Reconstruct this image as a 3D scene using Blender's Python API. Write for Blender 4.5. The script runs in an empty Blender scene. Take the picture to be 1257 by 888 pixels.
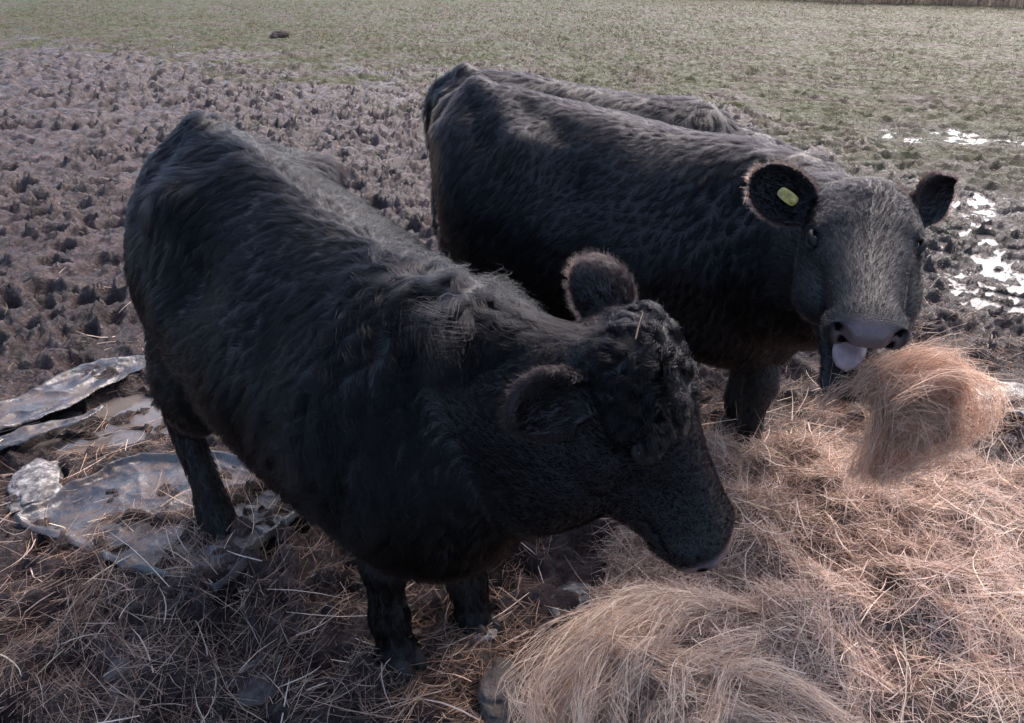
import bpy, math, random
import numpy as np
from mathutils import Vector, Matrix
from mathutils.kdtree import KDTree
from math import radians, sin, cos, pi

# ------------------------------------------------------------------ camera, light, exposure
scene = bpy.context.scene
col = scene.collection
CAM_H, F_PX, YH = 1.65, 920.0, -80.0
PITCH = math.atan((444 - YH) / F_PX)
cam_d = bpy.data.cameras.new("camera"); cam = bpy.data.objects.new("camera", cam_d); col.objects.link(cam)
cam.location = (0, 0, CAM_H); cam.rotation_euler = (pi / 2 - PITCH, 0, 0)
cam_d.sensor_width = 36; cam_d.lens = F_PX / 1257 * 36; cam_d.clip_start = .05; cam_d.clip_end = 3000
scene.camera = cam

SUN_EL, SUN_AZ = radians(46), radians(34)      # azimuth measured from +y towards +x (behind the cattle, to the right)
world = bpy.data.worlds.new("World"); scene.world = world; world.use_nodes = True
wn = world.node_tree; bg = wn.nodes['Background']
sky = wn.nodes.new('ShaderNodeTexSky'); sky.sky_type = 'NISHITA'; sky.sun_disc = False
sky.sun_elevation = SUN_EL; sky.sun_rotation = SUN_AZ; sky.dust_density = 3.0; sky.air_density = 1.0; sky.ozone_density = 1.0
wn.links.new(sky.outputs[0], bg.inputs[0]); bg.inputs[1].default_value = .15
sd = bpy.data.lights.new("sun", 'SUN'); sd.energy = 1.7; sd.angle = radians(26); sd.color = (1, .87, .82)
sun = bpy.data.objects.new("sun", sd); col.objects.link(sun)
sdir = Vector((sin(SUN_AZ) * cos(SUN_EL), cos(SUN_AZ) * cos(SUN_EL), sin(SUN_EL)))
sun.rotation_euler = sdir.to_track_quat('Z', 'Y').to_euler(); sun.location = sdir * 30
scene.view_settings.view_transform = 'Standard'; scene.view_settings.look = 'None'
scene.view_settings.exposure = 1.55; scene.view_settings.gamma = 1
scene.render.engine = 'CYCLES'
scene.cycles.max_bounces = 5; scene.cycles.transparent_max_bounces = 4
rng = np.random.default_rng(7)

# ------------------------------------------------------------------ helpers
def hash3(ix, iy, iz, seed):
    h = (ix * 374761393 + iy * 668265263 + iz * 2147483647 + seed * 1274126177) & 0xffffffff
    h = ((h ^ (h >> 13)) * 1274126177) & 0xffffffff
    h = (h ^ (h >> 16)) & 0xffffffff
    return h.astype(np.float64) / 4294967295.0

def noise(p, f=1.0, seed=0):
    """value noise, -1..1, p (N,2|3)"""
    p = np.asarray(p, float) * f
    if p.shape[1] == 2: p = np.column_stack([p, np.full(len(p), .37)])
    i = np.floor(p).astype(np.int64); t = p - i; t = t * t * t * (t * (t * 6 - 15) + 10)
    r = 0
    for dx in (0, 1):
        wx = t[:, 0] if dx else 1 - t[:, 0]
        for dy in (0, 1):
            wy = t[:, 1] if dy else 1 - t[:, 1]
            for dz in (0, 1):
                wz = t[:, 2] if dz else 1 - t[:, 2]
                r = r + hash3(i[:, 0] + dx, i[:, 1] + dy, i[:, 2] + dz, seed) * wx * wy * wz
    return r * 2 - 1

def rot2(p, a):
    c, s = cos(a), sin(a)
    return np.column_stack([p[:, 0] * c - p[:, 1] * s, p[:, 0] * s + p[:, 1] * c])

def fbm(p, f, octv, seed=0, gain=.5, ridged=False):
    r = 0; a = 1; tot = 0
    for k in range(octv):
        q = rot2(p, .7 * k + .3) if p.shape[1] == 2 else p
        n = noise(q, f * 2.03 ** k, seed + 11 * k)
        if ridged: n = 1.1 - 2 * np.sqrt(n * n + .03)
        r = r + a * n; tot += a; a *= gain
    return r / tot

def sstep(a, b, x):
    t = np.clip((x - a) / (b - a), 0, 1); return t * t * (3 - 2 * t)

def unit(v):
    v = np.asarray(v, float); return v / np.maximum(np.linalg.norm(v, axis=-1, keepdims=True), 1e-9)

def mesh_np(name, V, Fq, mats=(), parent=None, smooth=True, loc=None):
    me = bpy.data.meshes.new(name)
    V = np.asarray(V, np.float32); Fq = np.asarray(Fq, np.int32)
    if loc is not None: V = V - np.asarray(loc, np.float32)
    n = Fq.shape[1]
    me.vertices.add(len(V)); me.vertices.foreach_set('co', V.ravel())
    me.loops.add(Fq.size); me.loops.foreach_set('vertex_index', Fq.ravel())
    me.polygons.add(len(Fq)); me.polygons.foreach_set('loop_start', np.arange(0, Fq.size, n, dtype=np.int32))
    me.polygons.foreach_set('use_smooth', np.full(len(Fq), smooth))
    me.update(calc_edges=True)
    for m in mats: me.materials.append(m)
    o = bpy.data.objects.new(name, me); col.objects.link(o)
    if loc is not None: o.location = loc
    if parent is not None: o.parent = parent
    return o

def tag(o, label=None, cat=None, group=None, kind=None):
    if label: o['label'] = label
    if cat: o['category'] = cat
    if group: o['group'] = group
    if kind: o['kind'] = kind
    return o

def ribbons(P, W):
    """P (N,K,3) centre lines, W (N,K,3) half-width vectors -> verts, quads"""
    N, K, _ = P.shape
    V = np.empty((N, K, 2, 3)); V[:, :, 0] = P - W; V[:, :, 1] = P + W
    idx = np.arange(N * K * 2).reshape(N, K, 2)
    Q = np.stack([idx[:, :-1, 0], idx[:, :-1, 1], idx[:, 1:, 1], idx[:, 1:, 0]], -1).reshape(-1, 4)
    return V.reshape(-1, 3), Q

def strands(P0, D, L, w, bend, K=5, flat=None, droop=0.0, wseed=0):
    """curved dry stems: start P0, direction D, length L, half width w"""
    N = len(P0); t = np.linspace(0, 1, K)[None, :, None]
    B = unit(rng.normal(size=(N, 3))); B = unit(B - D * np.sum(B * D, 1, keepdims=True))
    B2 = np.cross(D, B)
    ben = (rng.normal(size=(N, 1)) * bend)[:, :, None]; ben2 = (rng.normal(size=(N, 1)) * bend * .6)[:, :, None]
    Lc = L[:, None, None]
    P = P0[:, None] + D[:, None] * Lc * t + B[:, None] * Lc * ben * t * t + B2[:, None] * Lc * ben2 * t ** 3
    P[:, :, 2] -= droop * (L[:, None] * np.linspace(0, 1, K)[None] ** 2)
    wv = unit(rng.normal(size=(N, 3)) + (np.array([0, 0, 0])))
    side = unit(np.cross(D, wv))
    prof = np.interp(np.linspace(0, 1, K), [0, .15, .7, 1], [.7, 1, .8, .25])
    W = side[:, None] * w[:, None, None] * prof[None, :, None]
    return P, W

# ---- materials
class NT:
    def __init__(s, m): m.use_nodes = True; s.t = m.node_tree; s.n = s.t.nodes; s.l = s.t.links
    def new(s, ty, **kw):
        n = s.n.new(ty)
        for k, v in kw.items(): setattr(n, k, v)
        return n
    def link(s, a, b): s.l.new(a, b)
    def noise(s, vec, scale, detail=4, rough=.55, dist=0):
        n = s.new('ShaderNodeTexNoise'); n.inputs['Scale'].default_value = scale; n.inputs['Detail'].default_value = detail
        n.inputs['Roughness'].default_value = rough; n.inputs['Distortion'].default_value = dist; s.link(vec, n.inputs['Vector']); return n.outputs[0]
    def ramp(s, fac, stops):
        r = s.new('ShaderNodeValToRGB'); e = r.color_ramp.elements
        while len(e) < len(stops): e.new(.5)
        for i, (p, c) in enumerate(stops):
            e[i].position = p; e[i].color = (*c, 1) if len(c) == 3 else c
        s.link(fac, r.inputs[0]); return r.outputs[0]
    def mixc(s, f, a, b):
        m = s.new('ShaderNodeMix', data_type='RGBA')
        for v, i in ((f, 0), (a, 6), (b, 7)):
            if hasattr(v, 'is_output') or isinstance(v, bpy.types.NodeSocket): s.link(v, m.inputs[i])
            else: m.inputs[i].default_value = v if i == 0 else (*v, 1)
        return m.outputs[2]
    def maprange(s, v, a, b, c, d):
        m = s.new('ShaderNodeMapRange'); s.link(v, m.inputs[0])
        for i, x in enumerate((a, b, c, d)): m.inputs[i + 1].default_value = x
        return m.outputs[0]
    def math(s, op, a, b):
        m = s.new('ShaderNodeMath', operation=op)
        for i, v in enumerate((a, b)):
            if isinstance(v, bpy.types.NodeSocket): s.link(v, m.inputs[i])
            else: m.inputs[i].default_value = v
        return m.outputs[0]

def mat(name, base=(.5, .5, .5), rough=.6, spec=.5, **kw):
    m = bpy.data.materials.new(name); nt = NT(m); b = nt.n['Principled BSDF']
    b.inputs['Base Color'].default_value = (*base, 1); b.inputs['Roughness'].default_value = rough
    b.inputs['Specular IOR Level'].default_value = spec
    return m, nt, b

def m_ground():
    m, nt, b = mat('mud_and_turf')
    geo = nt.new('ShaderNodeNewGeometry'); P = geo.outputs['Position']
    at = nt.new('ShaderNodeAttribute', attribute_name='grassy'); gr = at.outputs['Fac']
    wet = nt.new('ShaderNodeAttribute', attribute_name='wet').outputs['Fac']
    n1 = nt.noise(P, 5, 6, .6); n2 = nt.noise(P, 60, 5, .7); n3 = nt.noise(P, 1.3, 3)
    mud = nt.ramp(n1, [(.32, (.010, .006, .0065)), (.5, (.032, .019, .0195)), (.70, (.090, .057, .056))])
    mud = nt.mixc(nt.maprange(n2, .45, .75, 0, .45), mud, (.14, .095, .098))
    turf = nt.ramp(nt.noise(P, 14, 5, .7), [(.3, (.024, .028, .012)), (.5, (.055, .062, .024)), (.7, (.12, .11, .06))]); turf = nt.mixc(nt.maprange(nt.noise(P, 1.4, 5, .7), .45, .62, 0, .85), turf, (.085, .060, .052))
    c = nt.mixc(gr, mud, turf)
    dark = nt.mixc(nt.math('MULTIPLY', wet, .6), c, (.028, .022, .022))
    nt.link(dark, b.inputs['Base Color'])
    r = nt.maprange(nt.noise(P, 9, 4, .7), .3, .65, .16, .62)
    r = nt.math('SUBTRACT', r, nt.math('MULTIPLY', wet, .30)); r = nt.math('ADD', r, nt.math('MULTIPLY', gr, .2))
    nt.link(nt.math('MAXIMUM', r, .22), b.inputs['Roughness']); nt.link(nt.maprange(gr, 0, 1, .36, .10), b.inputs['Specular IOR Level'])
    bp = nt.new('ShaderNodeBump'); bp.inputs['Strength'].default_value = 1.0; bp.inputs['Distance'].default_value = .03
    nt.link(nt.noise(P, 38, 7, .72, .8), bp.inputs['Height']); nt.link(bp.outputs[0], b.inputs['Normal'])
    return m

def m_hay(name, stops, rough=.6, tl=.36):
    m, nt, b = mat(name, rough=rough, spec=.35)
    geo = nt.new('ShaderNodeNewGeometry')
    c = nt.ramp(geo.outputs['Random Per Island'], stops)
    nt.link(c, b.inputs['Base Color'])
    tr = nt.new('ShaderNodeBsdfTranslucent'); nt.link(c, tr.inputs[0])
    mx = nt.new('ShaderNodeMixShader'); mx.inputs[0].default_value = tl
    nt.link(b.outputs[0], mx.inputs[1]); nt.link(tr.outputs[0], mx.inputs[2])
    nt.link(mx.outputs[0], nt.n['Material Output'].inputs[0])
    return m

def m_fur(name, a=(.001, .001, .0016), b_=(.005, .0048, .0065), rough=.20, tipcol=(.05, .030, .026)):
    m = bpy.data.materials.new(name); nt = NT(m); nt.n.remove(nt.n['Principled BSDF'])
    h = nt.new('ShaderNodeBsdfHairPrincipled', parametrization='COLOR')
    info = nt.new('ShaderNodeHairInfo')
    c = nt.mixc(info.outputs['Random'], a, b_)
    at = nt.new('ShaderNodeAttribute', attribute_name='russet')
    c = nt.mixc(at.outputs['Fac'], c, tipcol)
    nt.link(c, h.inputs['Color']); h.inputs['Roughness'].default_value = rough
    h.inputs['Radial Roughness'].default_value = .25; h.inputs['IOR'].default_value = 1.26
    nt.link(h.outputs[0], nt.n['Material Output'].inputs[0])
    return m

def m_hide():
    m, nt, b = mat('black_hide', rough=.55, spec=.3)
    at = nt.new('ShaderNodeAttribute', attribute_name='pad')
    geo = nt.new('ShaderNodeNewGeometry')
    n = nt.noise(geo.outputs['Position'], 90, 4)
    dark = nt.mixc(n, (.004, .004, .0055), (.010, .0095, .012))
    pad = nt.mixc(n, (.060, .042, .046), (.13, .088, .09))
    nz = nt.new('ShaderNodeAttribute', attribute_name='nostril')
    nt.link(nt.mixc(nz.outputs['Fac'], nt.mixc(at.outputs['Fac'], dark, pad), (.004, .003, .003)), b.inputs['Base Color'])
    nt.link(nt.math('MAXIMUM', nt.maprange(at.outputs['Fac'], 0, 1, .6, .33), nz.outputs['Fac']), b.inputs['Roughness']); nt.link(nt.maprange(nz.outputs['Fac'], 0, 1, .35, .02), b.inputs['Specular IOR Level'])
    v = nt.new('ShaderNodeTexVoronoi'); v.inputs['Scale'].default_value = 260; nt.link(geo.outputs['Position'], v.inputs['Vector'])
    bp = nt.new('ShaderNodeBump'); bp.inputs['Strength'].default_value = .35; bp.inputs['Distance'].default_value = .002
    nt.link(v.outputs['Distance'], bp.inputs['Height']); nt.link(bp.outputs[0], b.inputs['Normal'])
    return m

M_ground = m_ground()
HAY = [(0, (.20, .13, .10)), (.25, (.50, .345, .28)), (.6, (.74, .555, .46)), (.9, (.84, .68, .58)), (1, (.82, .70, .48))]
M_hay = m_hay('dry_hay', HAY)
M_haypale = m_hay('pale_hay', [(0, (.34, .24, .19)), (.4, (.62, .47, .39)), (1, (.82, .68, .56))], tl=.5)
M_hayold = m_hay('trodden_hay', [(0, (.10, .06, .045)), (.4, (.26, .16, .115)), (.75, (.44, .29, .22)), (1, (.60, .44, .32))])
M_hayfine = m_hay('fine_hay', [(0, (.36, .22, .165)), (.5, (.66, .46, .36)), (1, (.80, .63, .51))], tl=.55)
M_grass = m_hay('field_grass', [(0, (.036, .046, .016)), (.4, (.078, .094, .030)), (.7, (.15, .13, .06)), (1, (.25, .19, .125))])
M_fur = m_fur('black_fur'); M_hide = m_hide()
M_earhair = m_fur('ear_hair', (.008, .007, .009), (.025, .020, .022), tipcol=(.10, .050, .042))

# ------------------------------------------------------------------ ground
def gauss2(x, y, cx, cy, rx, ry, a=0):
    dx, dy = x - cx, y - cy; c, s = cos(a), sin(a)
    return np.exp(-(((dx * c + dy * s) / rx) ** 2 + ((-dx * s + dy * c) / ry) ** 2))

WATER_Z = -.028
def wetness(x, y):
    p = np.column_stack([x, y])
    w = 1.15 * gauss2(x, y, 2.75, 4.0, .8, .7) + .75 * gauss2(x, y, 4.0, 7.5, .8, .5) + .78 * gauss2(x, y, 3.4, 5.4, 1.3, 1.1) + .7 * gauss2(x, y, 2.2, 3.3, .6, .5) + .8 * gauss2(x, y, -1.25, 2.35, .6, .5)
    w += .55 * gauss2(x, y, 2.2, 2.6, .7, .5) + .45 * gauss2(x, y, .0, 1.0, 1.6, .5) + .5 * gauss2(x, y, -1.9, 3.1, .6, .6) + .6 * gauss2(x, y, 4.9, 7.0, .6, .5)
    return np.clip(w * (1 + .6 * noise(p, 1.9, 5) + .6 * noise(p, 4.5, 6)), 0, 1.2)

def grassiness(x, y):
    p = np.column_stack([x, y])
    edge = 8.6 - np.clip(x, -6, 12) * .80
    g = sstep(.22, .80, (y - edge) / 7 + .5 + .28 * noise(p, .8, 21) + .30 * noise(p, 2.3, 22) + .26 * noise(p, 6, 23))
    g = np.maximum(g, .85 * gauss2(x, y, 3.9, 5.6, 1.9, 1.7) * sstep(-.1, .5, noise(p, 1.7, 24) + .6 * noise(p, 5, 25)))
    return g * .95

def cells(q, size, seed, aniso=1.0):
    """distance to the nearest jittered cell centre (in units of cell size), and that cell's random number"""
    g = q / size; ig = np.floor(g).astype(np.int64); best = np.full(len(q), 9.); rid = np.zeros(len(q)); z0 = np.zeros(len(q), np.int64)
    for dx in (-1, 0, 1):
        for dy in (-1, 0, 1):
            cx, cy = ig[:, 0] + dx, ig[:, 1] + dy
            a = hash3(cx, cy, z0, seed); b = hash3(cx, cy, z0 + 1, seed)
            d = np.hypot(g[:, 0] - cx - a, (g[:, 1] - cy - b) * aniso); k = d < best
            best[k] = d[k]; rid[k] = ((a * 57.31 + b * 91.7) % 1)[k]
    return best, rid

def ground_z(x, y):
    x = np.asarray(x, float); y = np.asarray(y, float)
    p = np.column_stack([x, y]); g = grassiness(x, y); w = np.clip(wetness(x, y), 0, 1)
    wx = np.column_stack([noise(p, 6, 31), noise(p, 6, 32)]) * .05
    q = p + wx
    near = sstep(2.4, 1.2, y) * .35 + sstep(.2, 1.6, x) * sstep(3.0, 1.8, y) * .3
    big = fbm(q, 3.0, 3, 41)
    q = q + np.column_stack([noise(p, 17, 33), noise(p, 17, 34)]) * .022; am = .65 + .6 * noise(p, 1.4, 35); lump = fbm(q, 12.5, 3, 51, .65, ridged=True) * am
    fine = fbm(q, 28, 2, 61, .6)
    cr = np.clip(noise(q, 11, 71) - .1, 0, 1) * am * 1.3
    d1, r1 = cells(q, .19, 301, 1.2); rad = .28 + .16 * r1
    pit = np.where(r1 > .30, -(.030 + .045 * r1) * np.exp(-(d1 / rad) ** 4) + .022 * np.exp(-((d1 - rad * 1.35) / .11) ** 2), 0)
    d2, r2 = cells(q + .02 * noise(p, 30, 36)[:, None], .085, 302); qw = p + np.column_stack([noise(p, 2.6, 38), noise(p, 2.6, 39)]) * .10 + .03 * noise(p, 9, 40)[:, None]; d3, r3 = cells(rot2(qw, .6), .125, 303, 1.3); d4, r4 = cells(rot2(qw, -.4), .052, 304)
    clod2 = np.where(r3 > .5, .045 * r3 * sstep(.58, .30, d3 + .15 * noise(p, 26, 41)), 0) + np.where(r4 > .4, .016 * r4 * sstep(.6, .3, d4), 0); smear = sstep(-.1, .45, noise(p, 1.7, 43) + .4 * noise(p, 4, 44))
    clod = (.004 + .022 * r2 ** 2) * sstep(.62, .40, d2 + .12 * noise(p, 38, 37)) * (.4 + am)
    z = ((.034 * big + .030 * lump + .022 * fine + .011 * noise(q, 55, 63) * (y < 9) + .020 * cr + pit * 1.1 + clod * .6 + clod2 * .8) * (1.15 - .45 * smear) + .014 * fbm(q, 22, 2, 66, .7, ridged=True) * (1 - .5 * smear)) * (1 - .55 * g) * (1 - near)
    z += .015 * noise(p, .35, 81)
    z -= .075 * w
    fade = np.exp(-np.maximum(y - 38, 0) / 6) * np.exp(-np.maximum(np.abs(x) - 25, 0) / 8)
    z = z * fade
    return z

def axis(lo, hi, dens):
    """positions with local spacing dens(v)"""
    v = [lo]
    while v[-1] < hi: v.append(v[-1] + dens(v[-1]))
    return np.array(v)
gy = axis(-2.0, 30.0, lambda v: .06 if v < .5 else max(.0085, .0030 * v ** 1.2))
gx = axis(-20, 24, lambda v: .0095 + .0042 * max(abs(v) - 1.5, 0) ** 1.2)
gy = np.concatenate([[-400, -60, -12], gy, [31, 33, 36, 40, 50, 90, 300, 1500]]); gx = np.concatenate([[-1500, -300, -60], gx, [60, 300, 1500]])
X, Y = np.meshgrid(gx, gy); Z = ground_z(X.ravel(), Y.ravel())
nx, ny = len(gx), len(gy); I = np.arange(nx * ny).reshape(ny, nx)
Q = np.stack([I[:-1, :-1], I[:-1, 1:], I[1:, 1:], I[1:, :-1]], -1).reshape(-1, 4)
print('ground verts', nx * ny)
ground = mesh_np('ground', np.column_stack([X.ravel(), Y.ravel(), Z]), Q, [M_ground]); tag(ground, kind='structure')
for nm, f in (('grassy', grassiness(X.ravel(), Y.ravel())), ('wet', np.clip(wetness(X.ravel(), Y.ravel()), 0, 1))):
    a = ground.data.attributes.new(nm, 'FLOAT', 'POINT'); a.data.foreach_set('value', f.astype(np.float32))

M_water, nt, b = mat('standing_water', (.10, .09, .085), .05, .5)
nt.link(nt.ramp(nt.noise(nt.new('ShaderNodeNewGeometry').outputs['Position'], 3, 3), [(.3, (.06, .05, .045)), (.7, (.16, .14, .13))]), b.inputs['Base Color'])
bp = nt.new('ShaderNodeBump'); bp.inputs['Strength'].default_value = .06; bp.inputs['Distance'].default_value = .02
nt.link(nt.noise(nt.new('ShaderNodeNewGeometry').outputs['Position'], 14, 3), bp.inputs['Height']); nt.link(bp.outputs[0], b.inputs['Normal'])
def pool(name, cx, cy, rx, ry, z, a=0):
    th = np.linspace(0, 2 * pi, 64, endpoint=False)
    r = 1 + .18 * np.sin(3 * th + cx) + .1 * np.sin(7 * th)
    x = rx * r * np.cos(th); y = ry * r * np.sin(th)
    V = [(0, 0, z)] + [(x[i] * cos(a) - y[i] * sin(a), x[i] * sin(a) + y[i] * cos(a), z) for i in range(64)]
    V = np.array(V) + [cx, cy, 0]
    Fq = [(0, 1 + i, 1 + (i + 1) % 64) for i in range(64)]
    tag(mesh_np(name, V, Fq, [M_water]), kind='structure')
pool('water', 3.9, 5.6, 3.0, 3.1, -.052)
pool('water', -1.35, 2.45, .7, .6, -.050)
pool('water', -1.00, 1.77, .20, .115, .0125, -.35)
pool('water', -1.9, 3.2, .7, .6, -.060)

# ------------------------------------------------------------------ cattle: sculpting tools
def ring(c, a, b, hw, ht, hb, n=2.2, nt_=None, K=28):
    th = np.linspace(0, 2 * pi, K, endpoint=False)
    cc, ss = np.cos(th), np.sin(th)
    ex = np.where(ss > 0, nt_ or n, n)
    y = hw * np.sign(cc) * np.abs(cc) ** (2 / ex)
    z = np.where(ss > 0, ht, hb) * np.sign(ss) * np.abs(ss) ** (2 / ex)
    return np.asarray(c)[None] + y[:, None] * a + z[:, None] * b

def loft(rings):
    K = len(rings[0]); n = len(rings)
    V = [p for r in rings for p in r]; Fs = []
    for i in range(n - 1):
        for j in range(K):
            Fs.append((i * K + j, i * K + (j + 1) % K, (i + 1) * K + (j + 1) % K, (i + 1) * K + j))
    c0 = len(V); V.append(rings[0].mean(0)); c1 = len(V); V.append(rings[-1].mean(0))
    for j in range(K):
        Fs.append((c0, (j + 1) % K, j)); Fs.append((c1, (n - 1) * K + j, (n - 1) * K + (j + 1) % K))
    return V, Fs

def dens(st, m=5):
    """Catmull-Rom densify rows of parameters"""
    st = np.array(st, float); o = []
    for i in range(len(st) - 1):
        p0, p1, p2, p3 = st[max(i - 1, 0)], st[i], st[i + 1], st[min(i + 2, len(st) - 1)]
        for k in range(m):
            t = k / m
            o.append(.5 * (2 * p1 + (p2 - p0) * t + (2 * p0 - 5 * p1 + 4 * p2 - p3) * t * t + (3 * p1 - p0 - 3 * p2 + p3) * t ** 3))
    o.append(st[-1]); return np.array(o)

def tube(path, up=(0, 0, 1), K=20, m=4, n=2.0):
    """path rows: x y z r_side r_up"""
    d = dens(path, m); P = d[:, :3]; T = unit(np.gradient(P, axis=0)); R = []
    for i in range(len(d)):
        u = np.array(up, float); s = unit(np.cross(u, T[i])); b = unit(np.cross(T[i], s))
        R.append(ring(P[i], s, b, abs(d[i, 3]) + .001, abs(d[i, 4]) + .001, abs(d[i, 4]) + .001, n, K=K))
    # round the two ends
    return loft(R)

class Sculpt:
    def __init__(s): s.V = []; s.F = []
    def add(s, vf):
        V, Fs = vf; o = len(s.V); s.V += [tuple(v) for v in V]; s.F += [tuple(i + o for i in f) for f in Fs]
    def solid(s, name, voxel, smooth):
        me = bpy.data.meshes.new(name); me.from_pydata(s.V, [], s.F); me.update()
        import bmesh
        bm = bmesh.new(); bm.from_mesh(me)
        bmesh.ops.recalc_face_normals(bm, faces=bm.faces); bm.to_mesh(me); bm.free()
        o = bpy.data.objects.new(name, me); col.objects.link(o)
        r = o.modifiers.new('r', 'REMESH'); r.mode = 'VOXEL'; r.voxel_size = voxel; r.use_smooth_shade = True
        q = o.modifiers.new('s', 'SMOOTH'); q.factor = .5; q.iterations = smooth
        dg = bpy.context.evaluated_depsgraph_get(); dg.update()
        out = bpy.data.meshes.new_from_object(o.evaluated_get(dg), depsgraph=dg)
        bpy.data.objects.remove(o); bpy.data.meshes.remove(me)
        return out

def ear_mesh(base, E, O, L, Wd, th=.016):
    """cupped ear; E direction of length, O direction the cup opens towards"""
    E = unit(E); O = unit(np.asarray(O, float) - E * np.dot(O, E)); S = np.cross(E, O)
    nu, nv = 22, 17; outer = []; inner = []
    for i in range(nu):
        u = i / (nu - 1)
        w = Wd * np.interp(u, [0, .12, .3, .55, .8, .93, 1], [.42, .55, .85, 1, .82, .5, .12])
        curl = np.interp(u, [0, .25, .6, 1], [1.75, 1.35, .95, .55])
        ro, ri = [], []
        for j in range(nv):
            a = (j / (nv - 1) * 2 - 1) * curl; rad = w / max(sin(min(curl, pi / 2)), .3)
            c = np.asarray(base) + E * L * u + S * sin(a) * rad + O * (rad * (1 - cos(a)) - rad * .35 + .03 * u * u)
            nrm = -(S * sin(a)) + O * cos(a)
            edge = 1 - .45 * abs(j / (nv - 1) * 2 - 1) ** 3
            ro.append(c - nrm * th / 2 * edge); ri.append(c + nrm * th / 2 * edge)
        outer.append(ro); inner.append(ri)
    V = []; Fs = []
    rings = [np.array(o_ + i_[::-1]) for o_, i_ in zip(outer, inner)]
    return loft(rings)

def face_pts(me):
    n = len(me.vertices); V = np.empty(n * 3, np.float32); me.vertices.foreach_get('co', V); V = V.reshape(-1, 3).astype(float)
    return V

def sample_surface(me, N, hot=None):
    me.calc_loop_triangles(); nt_ = len(me.loop_triangles)
    T = np.empty(nt_ * 3, np.int32); me.loop_triangles.foreach_get('vertices', T); T = T.reshape(-1, 3)
    V = face_pts(me); Nn = np.empty(len(V) * 3, np.float32); me.vertex_normals.foreach_get('vector', Nn); Nn = Nn.reshape(-1, 3).astype(float)
    A, B, C = V[T[:, 0]], V[T[:, 1]], V[T[:, 2]]; ar = np.linalg.norm(np.cross(B - A, C - A), axis=1)
    if hot is not None: ar = ar * (1 + 1.8 * sstep(.42, .30, np.linalg.norm((A + B + C) / 3 - hot, axis=1)))
    i = rng.choice(nt_, N, p=ar / ar.sum()); u = rng.random(N); v = rng.random(N); f = u + v > 1; u[f] = 1 - u[f]; v[f] = 1 - v[f]
    w = 1 - u - v
    P = A[i] * w[:, None] + B[i] * u[:, None] + C[i] * v[:, None]
    n = unit(Nn[T[i, 0]] * w[:, None] + Nn[T[i, 1]] * u[:, None] + Nn[T[i, 2]] * v[:, None])
    return P, n

def hair_obj(name, P, rad, m, parent, russet=None):
    """P (N,K,3)"""
    N, K, _ = P.shape
    hc = bpy.data.hair_curves.new(name); hc.add_curves([K] * N)
    hc.points.foreach_set('position', P.astype(np.float32).ravel())
    prof = np.interp(np.linspace(0, 1, K), [0, .5, 1], [1, .85, .18])
    r = (rad[:, None] * prof[None]).astype(np.float32).ravel()
    a = hc.attributes.get('radius') or hc.attributes.new('radius', 'FLOAT', 'POINT'); a.data.foreach_set('value', r)
    if russet is not None:
        a = hc.attributes.new('russet', 'FLOAT', 'CURVE'); a.data.foreach_set('value', russet.astype(np.float32))
    hc.materials.append(m)
    o = bpy.data.objects.new(name, hc); col.objects.link(o); o.parent = parent
    return o

def grow(P, n, D, L, lift, wave, wfreq, clump_n, clump, K=7, curl=0.0, grav=.15, gw=None):
    """hair strands gathered in locks. all per-root arrays"""
    N = len(P)
    G = rng.choice(N, min(clump_n, N), replace=False, p=None if gw is None else gw / gw.sum())
    kd = KDTree(len(G))
    for k, g in enumerate(G): kd.insert(P[g] + n[g] * 0, k)
    kd.balance()
    gi = np.fromiter((kd.find(p)[1] for p in P), int, N); g = G[gi]
    t = np.linspace(0, 1, K)[None, :, None]
    D = unit(D - n * np.sum(D * n, 1, keepdims=True)); Dg = D[g]; Dg = unit(Dg - n * np.sum(Dg * n, 1, keepdims=True) + 1e-6)
    cl_ = (np.ones(N) * clump)[:, None]; Dm = unit(Dg * cl_ + D * (1 - cl_) + rng.normal(size=(N, 3)) * .10)
    S = np.cross(n, Dm)
    Lg = (L[g] * cl_[:, 0] + L * (1 - cl_[:, 0])) * rng.uniform(.75, 1.1, N); Lc = Lg[:, None, None]
    lf = lift[:, None, None]
    ph = (rng.random(len(G)) * 2 * pi)[gi][:, None, None] + rng.normal(size=(N, 1, 1)) * .25
    cs = np.where(rng.random(len(G)) < .5, -1, 1)[gi][:, None, None]
    C = P[:, None] + Dm[:, None] * Lc * t + n[:, None] * Lc * lf * (t * 1.35 - .8 * t * t)
    amp = wave[:, None, None] * Lc; fr = wfreq[:, None, None]
    C = C + S[:, None] * amp * (np.sin(ph + fr * 2 * pi * t) - np.sin(ph)) * np.minimum(t * 2, 1)
    if curl is not 0.0:
        cu = curl[:, None, None] * Lc
        C = C + (S[:, None] * (np.cos(ph + cs * 2 * pi * 1.3 * t) - np.cos(ph)) + n[:, None] * .8 * (np.sin(cs * 2 * pi * 1.3 * t + ph) - np.sin(ph)) - Dm[:, None] * .45 * t * 2) * cu
        nz = np.sum((C - P[:, None]) * n[:, None], 2, keepdims=True)
        C = C + n[:, None] * (np.maximum(nz, .002 * t * 3) - nz)
    off = (P[g] - P); off = off - n * np.sum(off * n, 1, keepdims=True) * .6
    C = C + off[:, None] * cl_[:, None] * .88 * t ** .9
    C[:, :, 2] -= grav * (Lg[:, None] * np.linspace(0, 1, K)[None] ** 2)
    return C

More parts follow.
